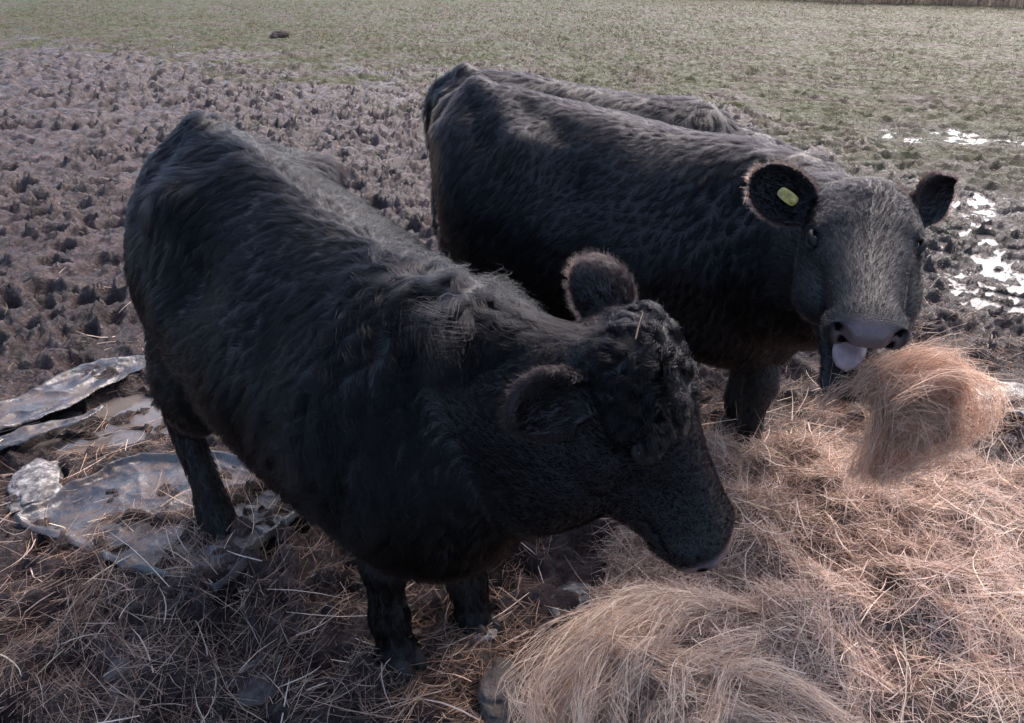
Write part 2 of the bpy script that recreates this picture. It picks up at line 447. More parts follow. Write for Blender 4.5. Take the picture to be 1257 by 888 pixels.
M_eye, nt, b = mat('eye', (.006, .004, .004), .04, .8)
M_lid, nt, b = mat('eyelid_skin', (.007, .0065, .008), .65, .25)
M_tag, nt, b = mat('yellow_plastic', (.58, .50, .10), .5, .4)
nt.link(nt.mixc(nt.maprange(nt.noise(nt.new('ShaderNodeNewGeometry').outputs['Position'], 60, 4), .45, .65, 0, .7), (.46, .37, .12), (.13, .10, .05)), b.inputs['Base Color'])
M_tongue, nt, b = mat('wet_tongue', (.34, .30, .33), .35, .5)
bp = nt.new('ShaderNodeBump'); bp.inputs['Strength'].default_value = .7; bp.inputs['Distance'].default_value = .003
nt.link(nt.noise(nt.new('ShaderNodeNewGeometry').outputs['Position'], 200, 4, .7), bp.inputs['Height']); nt.link(bp.outputs[0], b.inputs['Normal'])
nt.link(nt.mixc(nt.noise(nt.new('ShaderNodeNewGeometry').outputs['Position'], 40, 4), (.16, .10, .11), (.36, .27, .29)), b.inputs['Base Color'])
M_hoof, nt, b = mat('hoof_horn', (.014, .012, .012), .7, .3)

def ellip_mesh(c, ax, r, nu=16, nv=24):
    """ellipsoid, ax 3x3 rows of axes, r radii"""
    V = []; Fs = []
    for i in range(nu + 1):
        a = pi * i / nu
        for j in range(nv):
            b_ = 2 * pi * j / nv
            q = np.array([sin(a) * cos(b_) * r[0], sin(a) * sin(b_) * r[1], cos(a) * r[2]])
            V.append(np.asarray(c) + q @ np.asarray(ax))
    for i in range(nu):
        for j in range(nv):
            Fs.append((i * nv + j, i * nv + (j + 1) % nv, (i + 1) * nv + (j + 1) % nv, (i + 1) * nv + j))
    return V, Fs

def simple(name, vf, m, parent, smooth=True):
    me = bpy.data.meshes.new(name); me.from_pydata([tuple(v) for v in vf[0]], [], vf[1]); me.update()
    for p in me.polygons: p.use_smooth = smooth
    me.materials.append(m); o = bpy.data.objects.new(name, me); col.objects.link(o); o.parent = parent
    return o

def make_cow(spec):
    ox, oy = spec['origin']; hd = spec['heading']; fx, fy = cos(hd), sin(hd)
    Rl = np.array([[fx, fy, 0], [-fy, fx, 0], [0, 0, 1.0]])           # rows: local x(fwd), y(left), z in world
    mid = np.array([ox + fx * .6, oy + fy * .6, 0])
    def Lc(x, y, z): return np.array([ox, oy, 0]) + x * Rl[0] + y * Rl[1] + z * Rl[2]
    root = bpy.data.objects.new('cow', None); col.objects.link(root); root.location = mid
    tag(root, spec['label'], 'cow', 'black cattle at the hay')
    S = Sculpt()
    # trunk
    R = []
    for x, zt, zb, hw, yo in dens([(*s, 0) if len(s) == 4 else s for s in spec['trunk']], 5):
        zc = zb + .50 * (zt - zb)
        R.append(ring(Lc(x, yo, zc), Rl[1], Rl[2], hw, zt - zc, zc - zb, 2.25, 1.75, 36))
    S.add(loft(R))
    # neck
    S.add(tube(spec['neck'], K=28, m=5, n=2.1))
    # legs
    legpaths = []
    for leg in spec['legs']:
        pth = [(*Lc(*q[:3]), q[3], q[4]) for q in leg]; legpaths.append(pth)
        S.add(tube(pth, up=Rl[0], K=20, m=4))
    if 'tail' in spec: S.add(tube([(*Lc(*q[:3]), q[3], q[3]) for q in spec['tail']], up=Rl[0], K=12, m=4))
    # head
    D = unit(spec['D']); N = np.asarray(spec['N'], float); N = unit(N - D * np.dot(N, D)); Rt = np.cross(D, N); poll = np.array(spec['poll'], float)
    hs = spec.get('hscale', 1.0); ws = spec.get('ws', 1.0); Rt0 = Rt; ds = spec.get('ds', 1.0)
    def H(s, l, n): return poll + (D * s + Rt * l * ws + N * n * (ds if n < 0 else 1)) * hs
    openm = spec.get('open', False)
    st = [(-.035, -.035, -.10, .06, 2.0), (-.015, .012, -.15, .088, 2.2), (.03, .030, -.19, .110, 2.4), (.09, .030, -.215, .120, 2.5), (.15, .026, -.235, .124, 2.6), (.20, .018, -.235, .115, 2.5),
          (.26, .010, -.205, .098, 2.4), (.33, .006, -.165, .082, 2.3), (.40, .004, -.137, .075, 2.3), (.45, .002, -.122, .081, 2.5), (.49, -.006, -.110, .078, 2.5), (.512, -.022, -.098, .062, 2.4), (.522, -.042, -.08, .035, 2)]
    if openm: st = [(a, b_, (c if a < .24 else c * .69 - .002 if a < .45 else c * .60), d, e) for a, b_, c, d, e in st]
    jw, mw = spec.get('jaw', 0), spec.get('midw', 0)
    st = [(a, b_, c * (1 + jw * math.exp(-((a - .24) / .13) ** 2)), d * (1 + mw * math.exp(-((a - .30) / .08) ** 2)) * (1 - spec.get('slim', 0) * min(1, max(0, (a - .32) / .12))), e) for a, b_, c, d, e in st]
    R = []
    for s_, tp, bt, hw, nn in dens(st, 4):
        mid_n = tp * .45 + bt * .55
        R.append(ring(H(s_, 0, mid_n), Rt, N, hw * hs * ws, (tp - mid_n) * hs * ds, (mid_n - bt) * hs * ds, nn, nn, 32))
    S.add(loft(R))
    # cheeks, brow ridges, muzzle lobes
    for sg in (-1, 1):
        ck = spec.get('cheek', (.165, .085, -.125, .10, .045, .085)); S.add(ellip_mesh(H(ck[0], sg * ck[1], ck[2]), [D, Rt, N], np.array([ck[3], ck[4] * ws, ck[5]]) * hs))
        S.add(ellip_mesh(H(.150, sg * .088, -.016), [D, Rt, N], np.array([.050, .026, .022]) * hs * spec.get('brow', 1)))
        S.add(ellip_mesh(H(.455, sg * .048, -.055), [D, Rt, N], np.array([.045, .040 * ws * (1 - spec.get('slim', 0)), .040]) * hs))
    S.add(ellip_mesh(H(.065, 0, -.01), [D, Rt, N], np.array([.085, .085, .052]) * hs))
    if openm:
        j = [(.16, -.20, .085, .05), (.24, -.205, .075, .045), (.32, -.200, .060, .036), (.39, -.196, .052, .028), (.44, -.190, .056, .026), (.475, -.182, .046, .022), (.492, -.176, .022, .012)]
        R = [ring(H(a, 0, b_), Rt, N, c * hs * ws, d * hs, d * hs, 2.3, K=24) for a, b_, c, d in dens([(a, b_ - .05 * (a - .16) / .3, c, d) for a, b_, c, d in j], 4)]
        S.add(loft(R))
    for e in spec['ears']: S.add(ear_mesh(H(*e['base']), e['E'], e['O'], e['L'], e['W']))
    me = S.solid('body', spec.get('voxel', .006), spec.get('smooth', 7))
    V = face_pts(me)
    nrm = np.empty(len(V) * 3, np.float32); me.vertex_normals.foreach_get('vector', nrm); nrm = nrm.reshape(-1, 3).astype(float)
    # muscle and bone brushes (local)
    for (x, y, z), r, a in spec['brush']:
        for sg in (-1, 1):
            c = Lc(x, sg * y, z); w = np.exp(-np.sum((V - c) ** 2, 1) / r ** 2); V += nrm * (a * w)[:, None]
    V += nrm * (.006 * noise(V, 5, 3) + .002 * noise(V, 14, 4))[:, None] * sstep(.16, .34, np.linalg.norm(V - H(.3, 0, -.08), axis=1))[:, None]
    def hb(c, r, vec):
        w = np.exp(-np.sum((V - H(*c)) ** 2, 1) / (r * hs) ** 2); return w[:, None] * np.asarray(vec) * hs
    for sg in (-1, 1):
        V += hb((.185, sg * .125, -.04), .024, -Rt * sg * .014)            # eye socket
        V += hb((.500, sg * .040, -.042), .014, -D * .045 - Rt * sg * .006); V += hb((.500, sg * .052, -.032), .010, -D * .025)       # nostril
        V += hb((.490, sg * .062, -.030), .014, N * .006 + Rt * sg * .007); V += hb((.505, sg * .022, -.030), .012, D * .006)     # nostril wing
        V += hb((.45, sg * .085, -.11), .02, -Rt * sg * .006)
        V += hb((.30, sg * .085, -.05), .05, -Rt * sg * .012)
        if not openm:
            for k in range(16):
                f_ = k / 15; V += hb((.36 + .145 * f_, sg * (.078 - .030 * f_ ** 3), -.098 + .016 * f_), .0085, -Rt * sg * .0065 - D * .004 * f_)
            V += hb((.455, sg * .05, -.122), .024, -N * .010 + Rt * sg * .004); V += hb((.43, sg * .075, -.075), .022, Rt * sg * .006)
        for k in range(9):                                               # skin folds round the nostril and below the eye
            f_ = k / 8 * pi; V += hb((.470 - .022 * sin(f_), sg * (.058 + .024 * cos(f_)), -.040), .006, -N * .004 - Rt * sg * .004)
        V += hb((.26, sg * .115, -.16), .05, Rt * sg * .010); V += hb((.245, sg * .10, -.085), .03, -Rt * sg * .007)
    me.vertices.foreach_set('co', V.astype(np.float32).ravel() ); me.update()
    # nose pad mask
    q = V - H(.500, 0, -.05); qd, ql, qn = q @ D / hs, q @ Rt / hs / ws, q @ N / hs
    pad = sstep(1.0, .75, np.sqrt((ql / (.068 * spec.get('pads', 1))) ** 2 + (qn / (.056 * spec.get('pads', 1))) ** 2 + (np.minimum(qd + .012, 0) / .030) ** 2))
    Vl = V - mid
    me.vertices.foreach_set('co', Vl.astype(np.float32).ravel()); me.update()
    nos = np.zeros(len(V))
    for sg in (-1, 1):
        e1 = np.sqrt(((ql - sg * .040) / .013) ** 2 + ((qn + (-.042 + .05)) / .012) ** 2 + 0 * qd); e2 = np.sqrt(((ql - sg * .052) / .009) ** 2 + ((qn - .018) / .010) ** 2)
        nos = np.maximum(nos, sstep(1.15, .75, np.minimum(e1, e2)) * (qd > -.08))
    if spec.get('side_nostril'):
        for sg in (-1, 1):
            c_ = H(.492, sg * .074, -.045); dd = V - c_
            nos = np.maximum(nos, sstep(1.2, .7, np.sqrt((dd @ D / .008) ** 2 + (dd @ N / .013) ** 2 + (dd @ Rt / .03) ** 2)))
    a = me.attributes.new('nostril', 'FLOAT', 'POINT'); a.data.foreach_set('value', nos.astype(np.float32))
    a = me.attributes.new('pad', 'FLOAT', 'POINT'); a.data.foreach_set('value', (pad * spec.get('padk', 1)).astype(np.float32))
    me.materials.append(M_hide)
    for p in me.polygons: p.use_smooth = True
    body = bpy.data.objects.new('body', me); col.objects.link(body); body.parent = root
    # eyes and lids
    for sg in (-1, 1):
        el = spec.get('eyel', .110); er = spec.get('eyer', 1.0); c = H(.185, sg * el, -.040) - mid
        cl = spec.get('closed', 1.0)
        simple('eye', ellip_mesh(c - Rt * sg * .013 * (cl < 1), [D, Rt, N], np.array([.016, .015, .014]) * hs * er), M_eye, root)
        for up in (1, -1):
            pts = []
            for k in range(9):
                t = -1 + 2 * k / 8
                base = H(.185 + .025 * t, sg * ((el + .012 if cl > .9 else .108) - .012 * t * t), -.040 + up * .0135 * cl * (1 - t * t) + (.004 if up > 0 else 0)) - mid
                pts.append((*base, .0055, .0075))
            simple('eyelid', tube(pts, up=N, K=10, m=3), M_lid, root)
    # hooves
    for pth in legpaths:
        f = np.array(pth[-1][:3]) - mid
        for sg in (-1, 1):
            c = f + Rl[1] * sg * .021 + Rl[0] * .028 + np.array([0, 0, .012])
            simple('hoof', ellip_mesh(c, [Rl[0], Rl[1], Rl[2]], (.055, .024, .04), 10, 16), M_hoof, root)
    # ---------------- coat
    Nh = spec['hairs']
    P, n = sample_surface(me, Nh, H(.25, 0, -.08) - mid)
    Pw = P + mid
    q = Pw - poll; hd_, hl, hn = q @ D / hs, q @ Rt / hs / ws, q @ N / hs; hn = np.where(hn < 0, hn / ds, hn)
    pq = np.sqrt(((hl) / (.068 * spec.get('pads', 1))) ** 2 + ((hn + .05) / (.057 * spec.get('pads', 1))) ** 2 + (np.minimum(hd_ - .488, 0) / .030) ** 2)
    eyed = np.minimum(*[np.linalg.norm(Pw - H(.185, sg * .125, -.04), axis=1) for sg in (-1, 1)])
    mouth = (hd_ > .2) & (hn < -.105) & (hn > -.175) & (n @ N > -.95) if openm else np.zeros(Nh, bool)
    keep = (pq > 1) & (eyed > (.025 if spec.get('closed') else .031) * hs) & ~(mouth & (np.abs(n @ N) > .45))
    P, n, Pw, hd_, hl, hn = P[keep], n[keep], Pw[keep], hd_[keep], hl[keep], hn[keep]; Nh = len(P)
    lx = (Pw - [ox, oy, 0]) @ Rl[0]; ly = (Pw - [ox, oy, 0]) @ Rl[1]; lz = Pw[:, 2]
    # head weight, ear weight
    headw = sstep(.10, .0, np.maximum(np.maximum(-hd_ - .02, np.abs(hl) - .13), np.maximum(-hn - .26, hn - .06)))
    earw = np.zeros(Nh); earE = np.zeros((Nh, 3))
    for e in spec['ears']:
        E = unit(e['E']); b0 = H(*e['base']); s_ = (Pw - b0) @ E; rr = np.linalg.norm(Pw - b0 - s_[:, None] * E, axis=1)
        w = sstep(.02, .05, s_) * (rr < e['W'] * 1.5) * (s_ < e['L'] * 1.3); earw = np.maximum(earw, w); earE += w[:, None] * E
    headw *= 1 - earw
    forehead = headw * (sstep(.24, .13, hd_) if spec['curl'] > 0 else sstep(.30, .02, hd_) * .6) * sstep(-.10, -.0, hn) * sstep(-.1, .3, n @ N)
    f0 = np.array([-.58, 0, -.80]) @ Rl
    flow = np.tile(f0, (Nh, 1)); flow[:, 2] -= 1.3 * sstep(.65, 1.1, lx) * sstep(.98, .80, n[:, 2])            # hair falls steeper on shoulder and neck
    flow += (noise(Pw, 3.1, 91) * .55)[:, None] * Rl[0] + (noise(Pw, 3.7, 92) * .45)[:, None] * np.array([0, 0, 1.])
    legw = sstep(.50, .40, lz) * (1 - headw) * (1 - earw) * spec.get('legk', 1)
    flow = flow * (1 - legw[:, None]) + np.array([0, 0, -1.]) * legw[:, None]
    whorl = unit(q[keep] - (H(.14, 0, .03) - poll)) if True else 0
    hf = -D + .25 * Rt * np.sign(hl)[:, None] * (hd_ < .35)[:, None]
    hf = hf * (1 - forehead[:, None]) + forehead[:, None] * (whorl * .6 + D * .5 + .6 * Rt * noise(Pw, 14, 95)[:, None])
    flow = flow * (1 - headw[:, None]) + hf * headw[:, None]
    flow = flow * (1 - earw[:, None]) + earE * earw[:, None]
    L = spec['len'] * (1 + .35 * noise(Pw, 4, 93) + .45 * noise(Pw * [1, 1, .5], 16, 94)) * np.ones(Nh)
    crest = sstep(.10, .0, np.abs(ly)) * sstep(.85, 1.0, lz) * sstep(.2, .5, lx) if not spec.get('nocrest') else np.zeros(Nh)
    neckw = sstep(.75, 1.1, lx) * (1 - headw) * sstep(.55, .8, lz) * (1 - earw)
    L = L * (1 + spec['neck_long'] * neckw)
    L = L * (1 - .55 * legw)
    L = L * (1 - headw) + headw * (spec['face_len'] * (1 - .35 * sstep(.3, .45, hd_)) + spec['fore_len'] * forehead)
    L = L * (1 - earw) + earw * .016
    for e in spec['ears']:
        inn = (n @ unit(e['O']) > .1) & (earw > .3) & (np.linalg.norm(Pw - H(*e['base']), axis=1) < .25); L[inn] *= .85
    lift = .23 - .03 * neckw - .20 * headw + .12 * forehead + .12 * earw
    wave = .05 + spec['wavy'] * neckw + .02 * headw; wf = .8 + .9 * neckw
    curl = spec['curl'] * forehead * (1 - earw) 
    dens_clump = spec['clumps']
    pts = grow(P, n, flow, L, lift, wave, wf, dens_clump, .78 + (.14 if spec['curl'] > 0 else -.30) * forehead + .16 * neckw - .48 * headw * (1 - forehead) - .3 * legw - .5 * earw, 9, curl, .12, gw=1 - .72 * neckw * spec.get('shag', 1) - .58 * forehead + .6 * headw * (1 - forehead))
    hair_obj('coat', pts, np.full(Nh, spec['rad']) * (1 - .35 * headw * (1 - forehead)) * (1 + .3 * forehead * (spec['curl'] > 0)), M_fur, root, russet=np.clip(earw * .10 + spec.get('russ', 0) * sstep(.12, -.02, lx) * (1 - headw), 0, 1))
    # ear fringe
    for e in spec['ears']:
        E = unit(e['E']); O = unit(np.array(e['O'], float) - E * np.dot(e['O'], E)); b0 = H(*e['base']); Sd = np.cross(E, O)
        s_ = (Pw - b0) @ E; rr = Pw - b0 - s_[:, None] * E; sd = rr @ Sd
        wv = e['W'] * np.interp(s_ / e['L'], [0, .12, .3, .55, .8, .93, 1], [.42, .55, .85, 1, .82, .5, .12])
        rim = ((np.abs(sd) > wv * .82) | (s_ > e['L'] * .93)) & (s_ > .03) & (s_ < e['L'] * 1.1) & (np.linalg.norm(rr, axis=1) < e['W'] * 1.4)
        k = np.where(rim)[0]
        if len(k) < 10: continue
        k = rng.choice(k, 1700); pp = P[k] + rng.normal(size=(len(k), 3)) * .002
        out = unit(Sd * np.sign(sd[k])[:, None] * np.clip(np.abs(sd[k]) / wv[k], 0, 1)[:, None] + E * sstep(.3, 1, s_[k] / e['L'])[:, None] * 1.2 + O * .15 + rng.normal(size=(len(k), 3)) * .22)
        t = np.linspace(0, 1, 5)[None, :, None]; ll = (.014 * rng.uniform(.5, 1.3, len(k)))[:, None, None]
        pts = pp[:, None] + out[:, None] * ll * t + E * ll * .35 * t * t
        hair_obj('ear_fringe', pts, np.full(len(k), .00028), M_earhair, root, russet=np.full(len(k), e.get('rust', .5)) * rng.random(len(k)))
    return root, H, mid, (D, Rt, N), Lc

# ------------------------------------------------------------------ the three cattle
def legs_front(x, y, lift=0.0, xo=0.0, r=1.0):
    return [(x - .08, y * .85, .86, .10, .16), (x - .03, y, .66, .085, .13), (x - .04, y, .52, .062 * r, .085 * r), (x, y * .98, .40, .048 * r, .056 * r), (x + .01, y * .97, .32, .052 * r, .056 * r),
            (x + xo * .5, y * .97, .22, .037 * r, .040 * r), (x + xo, y * .96, .12, .043 * r, .048 * r), (x + xo + .015, y * .96, .06, .038 * r, .045 * r), (x + xo + .03, y * .96, -.01, .048 * r, .062 * r)]
def legs_hind(x, y, xo=0.0, r=1.0):
    return [(x + .10, y * .55, .95, .12, .19), (x + .12, y * .80, .74, .115, .18), (x + .12, y * 1.02, .58, .085, .13), (x + .02, y, .46, .05, .085), (x - .06 + xo * .4, y * .98, .38, .040 * r, .060 * r),
            (x - .04 + xo * .6, y * .98, .30, .036 * r, .046 * r), (x + xo * .8, y * .97, .18, .036 * r, .042 * r), (x + .01 + xo, y * .97, .10, .044 * r, .048 * r), (x + .04 + xo, y * .97, -.01, .048 * r, .062 * r)]

TRUNK = [(-.01, 1.08, .84, .09), (.02, 1.15, .70, .18), (.08, 1.19, .58, .25), (.18, 1.195, .50, .29), (.32, 1.19, .47, .305), (.48, 1.165, .44, .315), (.65, 1.14, .40, .325),
         (.82, 1.12, .38, .325), (.96, 1.12, .37, .31), (1.08, 1.11, .36, .28), (1.18, 1.05, .38, .24), (1.26, .96, .45, .17), (1.31, .84, .56, .07)]
BR0 = [((.31, .235, 1.10), .075, .034), ((.31, .10, 1.19), .08, -.012), ((.14, .13, 1.17), .07, -.016), ((.03, .11, 1.06), .05, .022), ((.50, .27, .98), .12, -.034), ((.19, .20, 1.10), .06, -.018), ((.46, .16, 1.13), .08, -.012), ((.20, .22, 1.08), .09, -.016), ((1.02, .24, .80), .16, .018), ((.97, .12, 1.08), .10, .003), ((.84, .29, .95), .10, -.014), ((.10, 0, 1.19), .05, .014)]

BR = [(c_, r_ * (.85 if a_ < 0 else .9), a_ * 1.55) for c_, r_, a_ in BR0] + [((.72 + .085 * k, .33, .80), .05, (-.009 if k % 2 else .006)) for k in range(5)] + [((1.12, .23, .62), .09, .02), ((.90, .30, .62), .12, -.018)]
A = make_cow(dict(label='black shaggy cow nearest the camera standing side on with curly forehead and lowered muzzle', origin=(-.90, 2.13), heading=math.atan2(-.715, .70),
    trunk=[(x, zt + .035 - .085 * x, zb + (0 if x < .9 else .01), hw * (1.04 - .13 * max(0, x - .5)), -.03 * max(0, x - .4)) for x, zt, zb, hw in TRUNK],
    neck=[(-.38, 1.58, .77, .19, .25), (-.20, 1.40, .77, .175, .285), (-.06, 1.29, .80, .150, .285), (.05, 1.23, .85, .140, .262), (.12, 1.20, .91, .11, .190), (.18, 1.185, .97, .07, .09)],
    legs=[legs_front(1.02, .095, r=1.15), legs_front(.96, -.13, r=1.15), legs_hind(.16, .17), legs_hind(.18, -.25, .0, 1.1)],
    tail=[(.06, 0, 1.16, .03), (-.03, 0, 1.10, .028), (-.045, 0, .95, .022), (-.02, 0, .70, .018), (-.01, 0, .5, .03), (-.01, 0, .40, .012)],
    poll=(.228, 1.17, 1.048), D=(.44, -.15, -.88), N=(.69, -.31, .40), hscale=.97, closed=.35, ws=1.12, ds=1.26, pads=1.42, jaw=.30, side_nostril=True, padk=1.6,
    ears=[dict(base=(.045, .095, -.07), E=(-.88, -.28, -.06), O=(-.1, -.95, .05), L=.155, W=.064, rust=.03), dict(base=(.035, -.09, -.06), E=(-.50, .35, .72), O=(-.3, .85, -.2), L=.165, W=.062, rust=.5)],
    brush=BR, hairs=240000, len=.044, neck_long=1.1, face_len=.009, fore_len=.046, wavy=.10, curl=.125, clumps=11000, rad=.00042))
B = make_cow(dict(label='black cow facing the camera with yellow ear tag and hay hanging from its open mouth', origin=(-.21, 2.71), heading=radians(-22),
    trunk=[(x * 1.0, zt + .02 - .03 * x, zb - .02, hw) for x, zt, zb, hw in TRUNK],
    neck=[(.66, 2.36, .80, .24, .30), (.80, 2.20, .80, .22, .30), (.85, 2.06, .84, .20, .28), (.86, 1.96, .90, .17, .23), (.855, 1.89, .97, .14, .17), (.85, 1.85, 1.02, .10, .11)],
    legs=[legs_front(1.10, .12), legs_front(1.17, -.10), legs_hind(.16, .17), legs_hind(.16, -.18)],
    tail=[(.06, 0, 1.17, .03), (-.035, 0, 1.11, .028), (-.06, 0, .95, .022), (-.055, 0, .70, .018), (-.03, 0, .5, .035), (-.03, 0, .40, .012)],
    poll=(.865, 1.80, 1.12), D=(-.27, -.89, -.31), N=(-.12, -.31, .89), hscale=.97, ws=1.14, ds=1.1, slim=.22, eyel=.098, eyer=1.15, brow=.8, cheek=(.225, .076, -.120, .140, .046, .080), open=True, padk=1,
    ears=[dict(base=(.05, .10, -.06), E=(-.82, .10, .50), O=(.15, -.95, .10), L=.20, W=.068, rust=.45), dict(base=(.05, -.10, -.06), E=(.50, .25, .60), O=(.30, -.90, .15), L=.135, W=.062, rust=.3)],
    brush=BR, hairs=190000, len=.030, neck_long=.5, face_len=.008, fore_len=.006, wavy=.05, curl=.0, clumps=12000, shag=.8, rad=.00042, russ=.5))
C_ = make_cow(dict(label='black cow mostly hidden behind the others with only its back showing', origin=(-.30, 3.32), heading=radians(-5),
    trunk=[(x * 1.02, zt - .03 - .025 * x, zb - .02, hw * .95) for x, zt, zb, hw in TRUNK],
    neck=[(.75, 3.22, .74, .20, .24), (.98, 3.20, .72, .17, .22), (1.14, 3.19, .66, .14, .19), (1.26, 3.19, .56, .12, .15), (1.32, 3.19, .48, .09, .11)],
    legs=[legs_front(1.05, .12), legs_front(1.12, -.12), legs_hind(.16, .17), legs_hind(.16, -.18)],
    tail=[(.06, 0, 1.13, .03), (-.035, 0, 1.05, .028), (-.05, 0, .9, .022), (-.04, 0, .70, .018), (-.03, 0, .5, .03), (-.03, 0, .40, .012)],
    poll=(1.36, 3.19, .60), D=(.42, -.06, -.88), N=(.88, .0, .42), hscale=.97,
    ears=[dict(base=(.05, .10, -.06), E=(-.3, -.85, .3), O=(.4, -.3, -.7), L=.16, W=.05), dict(base=(.05, -.10, -.06), E=(-.3, .85, .3), O=(.4, .3, -.7), L=.16, W=.05)],
    brush=BR, hairs=100000, len=.040, neck_long=.4, face_len=.012, fore_len=.02, wavy=.04, curl=.03, clumps=6000, rad=.0005, voxel=.009, smooth=4))

# ear tags, tongue
def ear_tag(cow, c, E, U, w, h):
    root, mid = cow[0], cow[2]
    E, U = unit(E), unit(U); E = unit(E - U * np.dot(E, U)); Nn = np.cross(E, U)
    pts = []
    for k in range(20):
        a = 2 * pi * k / 20
        pts.append((w * np.sign(cos(a)) * abs(cos(a)) ** .55, h * np.sign(sin(a)) * abs(sin(a)) ** .6))
    R = [np.array([np.asarray(c) + E * x * s + U * y * s + Nn * (z + .15 * y * y / h) - mid for x, y in pts]) for z, s in ((-.0018, .9), (-.0012, 1), (.0012, 1), (.0018, .9))]
    o = simple('ear_tag', loft(R), M_tag, root)
    st = loft([np.array([np.asarray(c) - E * 0 + U * h * .55 + (E * cos(a) + U * sin(a)) * r + Nn * z - mid for a in np.linspace(0, 2 * pi, 12, endpoint=False)]) for z, r in ((-.012, .006), (.004, .008), (.007, .006))])
    simple('stud', st, M_tag, o).location = (0, 0, 0)
    return o
rootB, HB, midB, (DB, RB, NB), LB = B
ear_tag(B, HB(.045, .165, .0) + np.array([0, -.014, -.012]), (.5, 0, .85), (.80, -.1, -.55), .014, .028)
tp = [(*(HB(a_, b_, c_) - midB), ra, rb) for a_, b_, c_, ra, rb in [(.33, .004, -.150, .010, .008), (.38, .006, -.146, .030, .014), (.43, .012, -.146, .034, .015), (.455, .016, -.149, .030, .013), (.472, .019, -.154, .020, .009), (.480, .020, -.157, .006, .004)]]
tv, tf = tube(tp, up=NB, K=28, m=6); tv = np.array(tv); rel = (tv + midB - HB(.43, .014, -.15)); lat = rel @ RB
tv = tv - NB * (.0055 * np.exp(-(lat / .006) ** 2))[:, None] + NB * (.0022 * noise(tv, 120, 5))[:, None]
simple('tongue', (tv, tf), M_tongue, rootB)
rootA, HA, midA, (DA, RA, NA), LA = A
ear_tag(A, HA(.0, -.045, .012), (1, 0, .2), (.1, -.6, .8), .008, .008)

# ------------------------------------------------------------------ hay
def mound(x, y):
    p = np.column_stack([np.ravel(x), np.ravel(y)]); x, y = p[:, 0], p[:, 1]
    h = .20 * gauss2(x, y, .95, 1.55, .62, .42) + .15 * gauss2(x, y, .38, 1.15, .21, .25) + .10 * gauss2(x, y, 1.5, 1.75, .6, .45) + .12 * gauss2(x, y, .80, 1.05, .4, .3) + .07 * gauss2(x, y, .75, 2.05, .4, .28)
    m = sstep(.025, .09, h)
    h = h + m * (.055 * noise(p, 3.2, 131) + .05 * noise(p, 7.5, 132) + .03 * noise(p, 16, 133) - .05 * np.clip(noise(p, 5, 134) - .35, 0, 1) * 2)
    return h * m - (1 - m) * .08, m

xs = np.arange(-.3, 2.9, .014); ys = np.arange(.55, 2.75, .014)
XX, YY = np.meshgrid(xs, ys); hz, mk = mound(XX, YY)
zz = ground_z(XX.ravel(), YY.ravel()) * .4 + hz - .01
n_x, n_y = len(xs), len(ys); I = np.arange(n_x * n_y).reshape(n_y, n_x)
Q = np.stack([I[:-1, :-1], I[:-1, 1:], I[1:, 1:], I[1:, :-1]], -1).reshape(-1, 4)
cen = np.column_stack([XX.ravel(), YY.ravel(), zz])
Q = Q[(mk[Q].max(1) > .02)]
used = np.unique(Q); remap = -np.ones(len(cen), int); remap[used] = np.arange(len(used)); coreV = cen[used]; coreQ = remap[Q]
M_core, nt, b = mat('hay_thatch', rough=.8, spec=.2)
P_ = nt.new('ShaderNodeNewGeometry').outputs['Position']
mp = nt.new('ShaderNodeMapping'); mp.inputs['Scale'].default_value = (1, 1, 1); nt.link(P_, mp.inputs[0])
nt.link(nt.ramp(nt.noise(mp.outputs[0], 90, 6, .75, 1.5), [(.3, (.025, .017, .014)), (.5, (.07, .045, .035)), (.7, (.20, .135, .105))]), b.inputs['Base Color'])

def mz(x, y):
    h, m = mound(x, y); return np.where(m > .02, ground_z(x, y) * .4 + h - .01, -1), m
def surf_normal(f, x, y, e=.01):
    return unit(np.column_stack([-(f(x + e, y) - f(x - e, y)) / (2 * e), -(f(x, y + e) - f(x, y - e)) / (2 * e), np.ones(len(x))]))

# stems on the mound: direction follows a swirling field
N0 = 165000
x = rng.uniform(-.2, 2.7, N0); y = rng.uniform(.6, 2.6, N0); h, m = mound(x, y)
k = rng.random(N0) < m * (.30 + .9 * sstep(-.35, .15, noise(np.column_stack([x, y]), 5.5, 145) + .5 * noise(np.column_stack([x, y]), 13, 146))); x, y, h, m = x[k], y[k], h[k], m[k]; Nn_ = len(x)
z = ground_z(x, y) * .4 + h - .012 + np.abs(rng.normal(size=Nn_)) * .012
nr = surf_normal(lambda a, b_: ground_z(a, b_) * .4 + mound(a, b_)[0], x, y)
p2 = np.column_stack([x, y]); ang = 2.6 * pi * noise(p2, 1.6, 141) + 1.4 * noise(p2, 5, 142) + rng.normal(size=Nn_) * 1.15
D = np.column_stack([np.cos(ang), np.sin(ang), np.zeros(Nn_)]); D = D - nr * np.sum(D * nr, 1, keepdims=True)
D = unit(unit(D) + nr * np.abs(rng.normal(size=(Nn_, 1))) * .20)
L = rng.gamma(4, .022, Nn_) + .02; w = np.where(rng.random(Nn_) < .22, rng.uniform(.0011, .0019, Nn_), rng.uniform(.0005, .0010, Nn_))
Pm, Wm = strands(np.column_stack([x, y, z]) - D * L[:, None] * .4, D, L, w, .32, 5, droop=.12)
Vr, Qr = ribbons(Pm, Wm)
hp = mesh_np('hay_pile', np.vstack([coreV, Vr]), np.vstack([coreQ, Qr + len(coreV)]), [M_core, M_hay], loc=(.9, 1.5, 0))
mi = np.zeros(len(coreQ) + len(Qr), np.int32); mi[len(coreQ):] = 1; hp.data.polygons.foreach_set('material_index', mi)
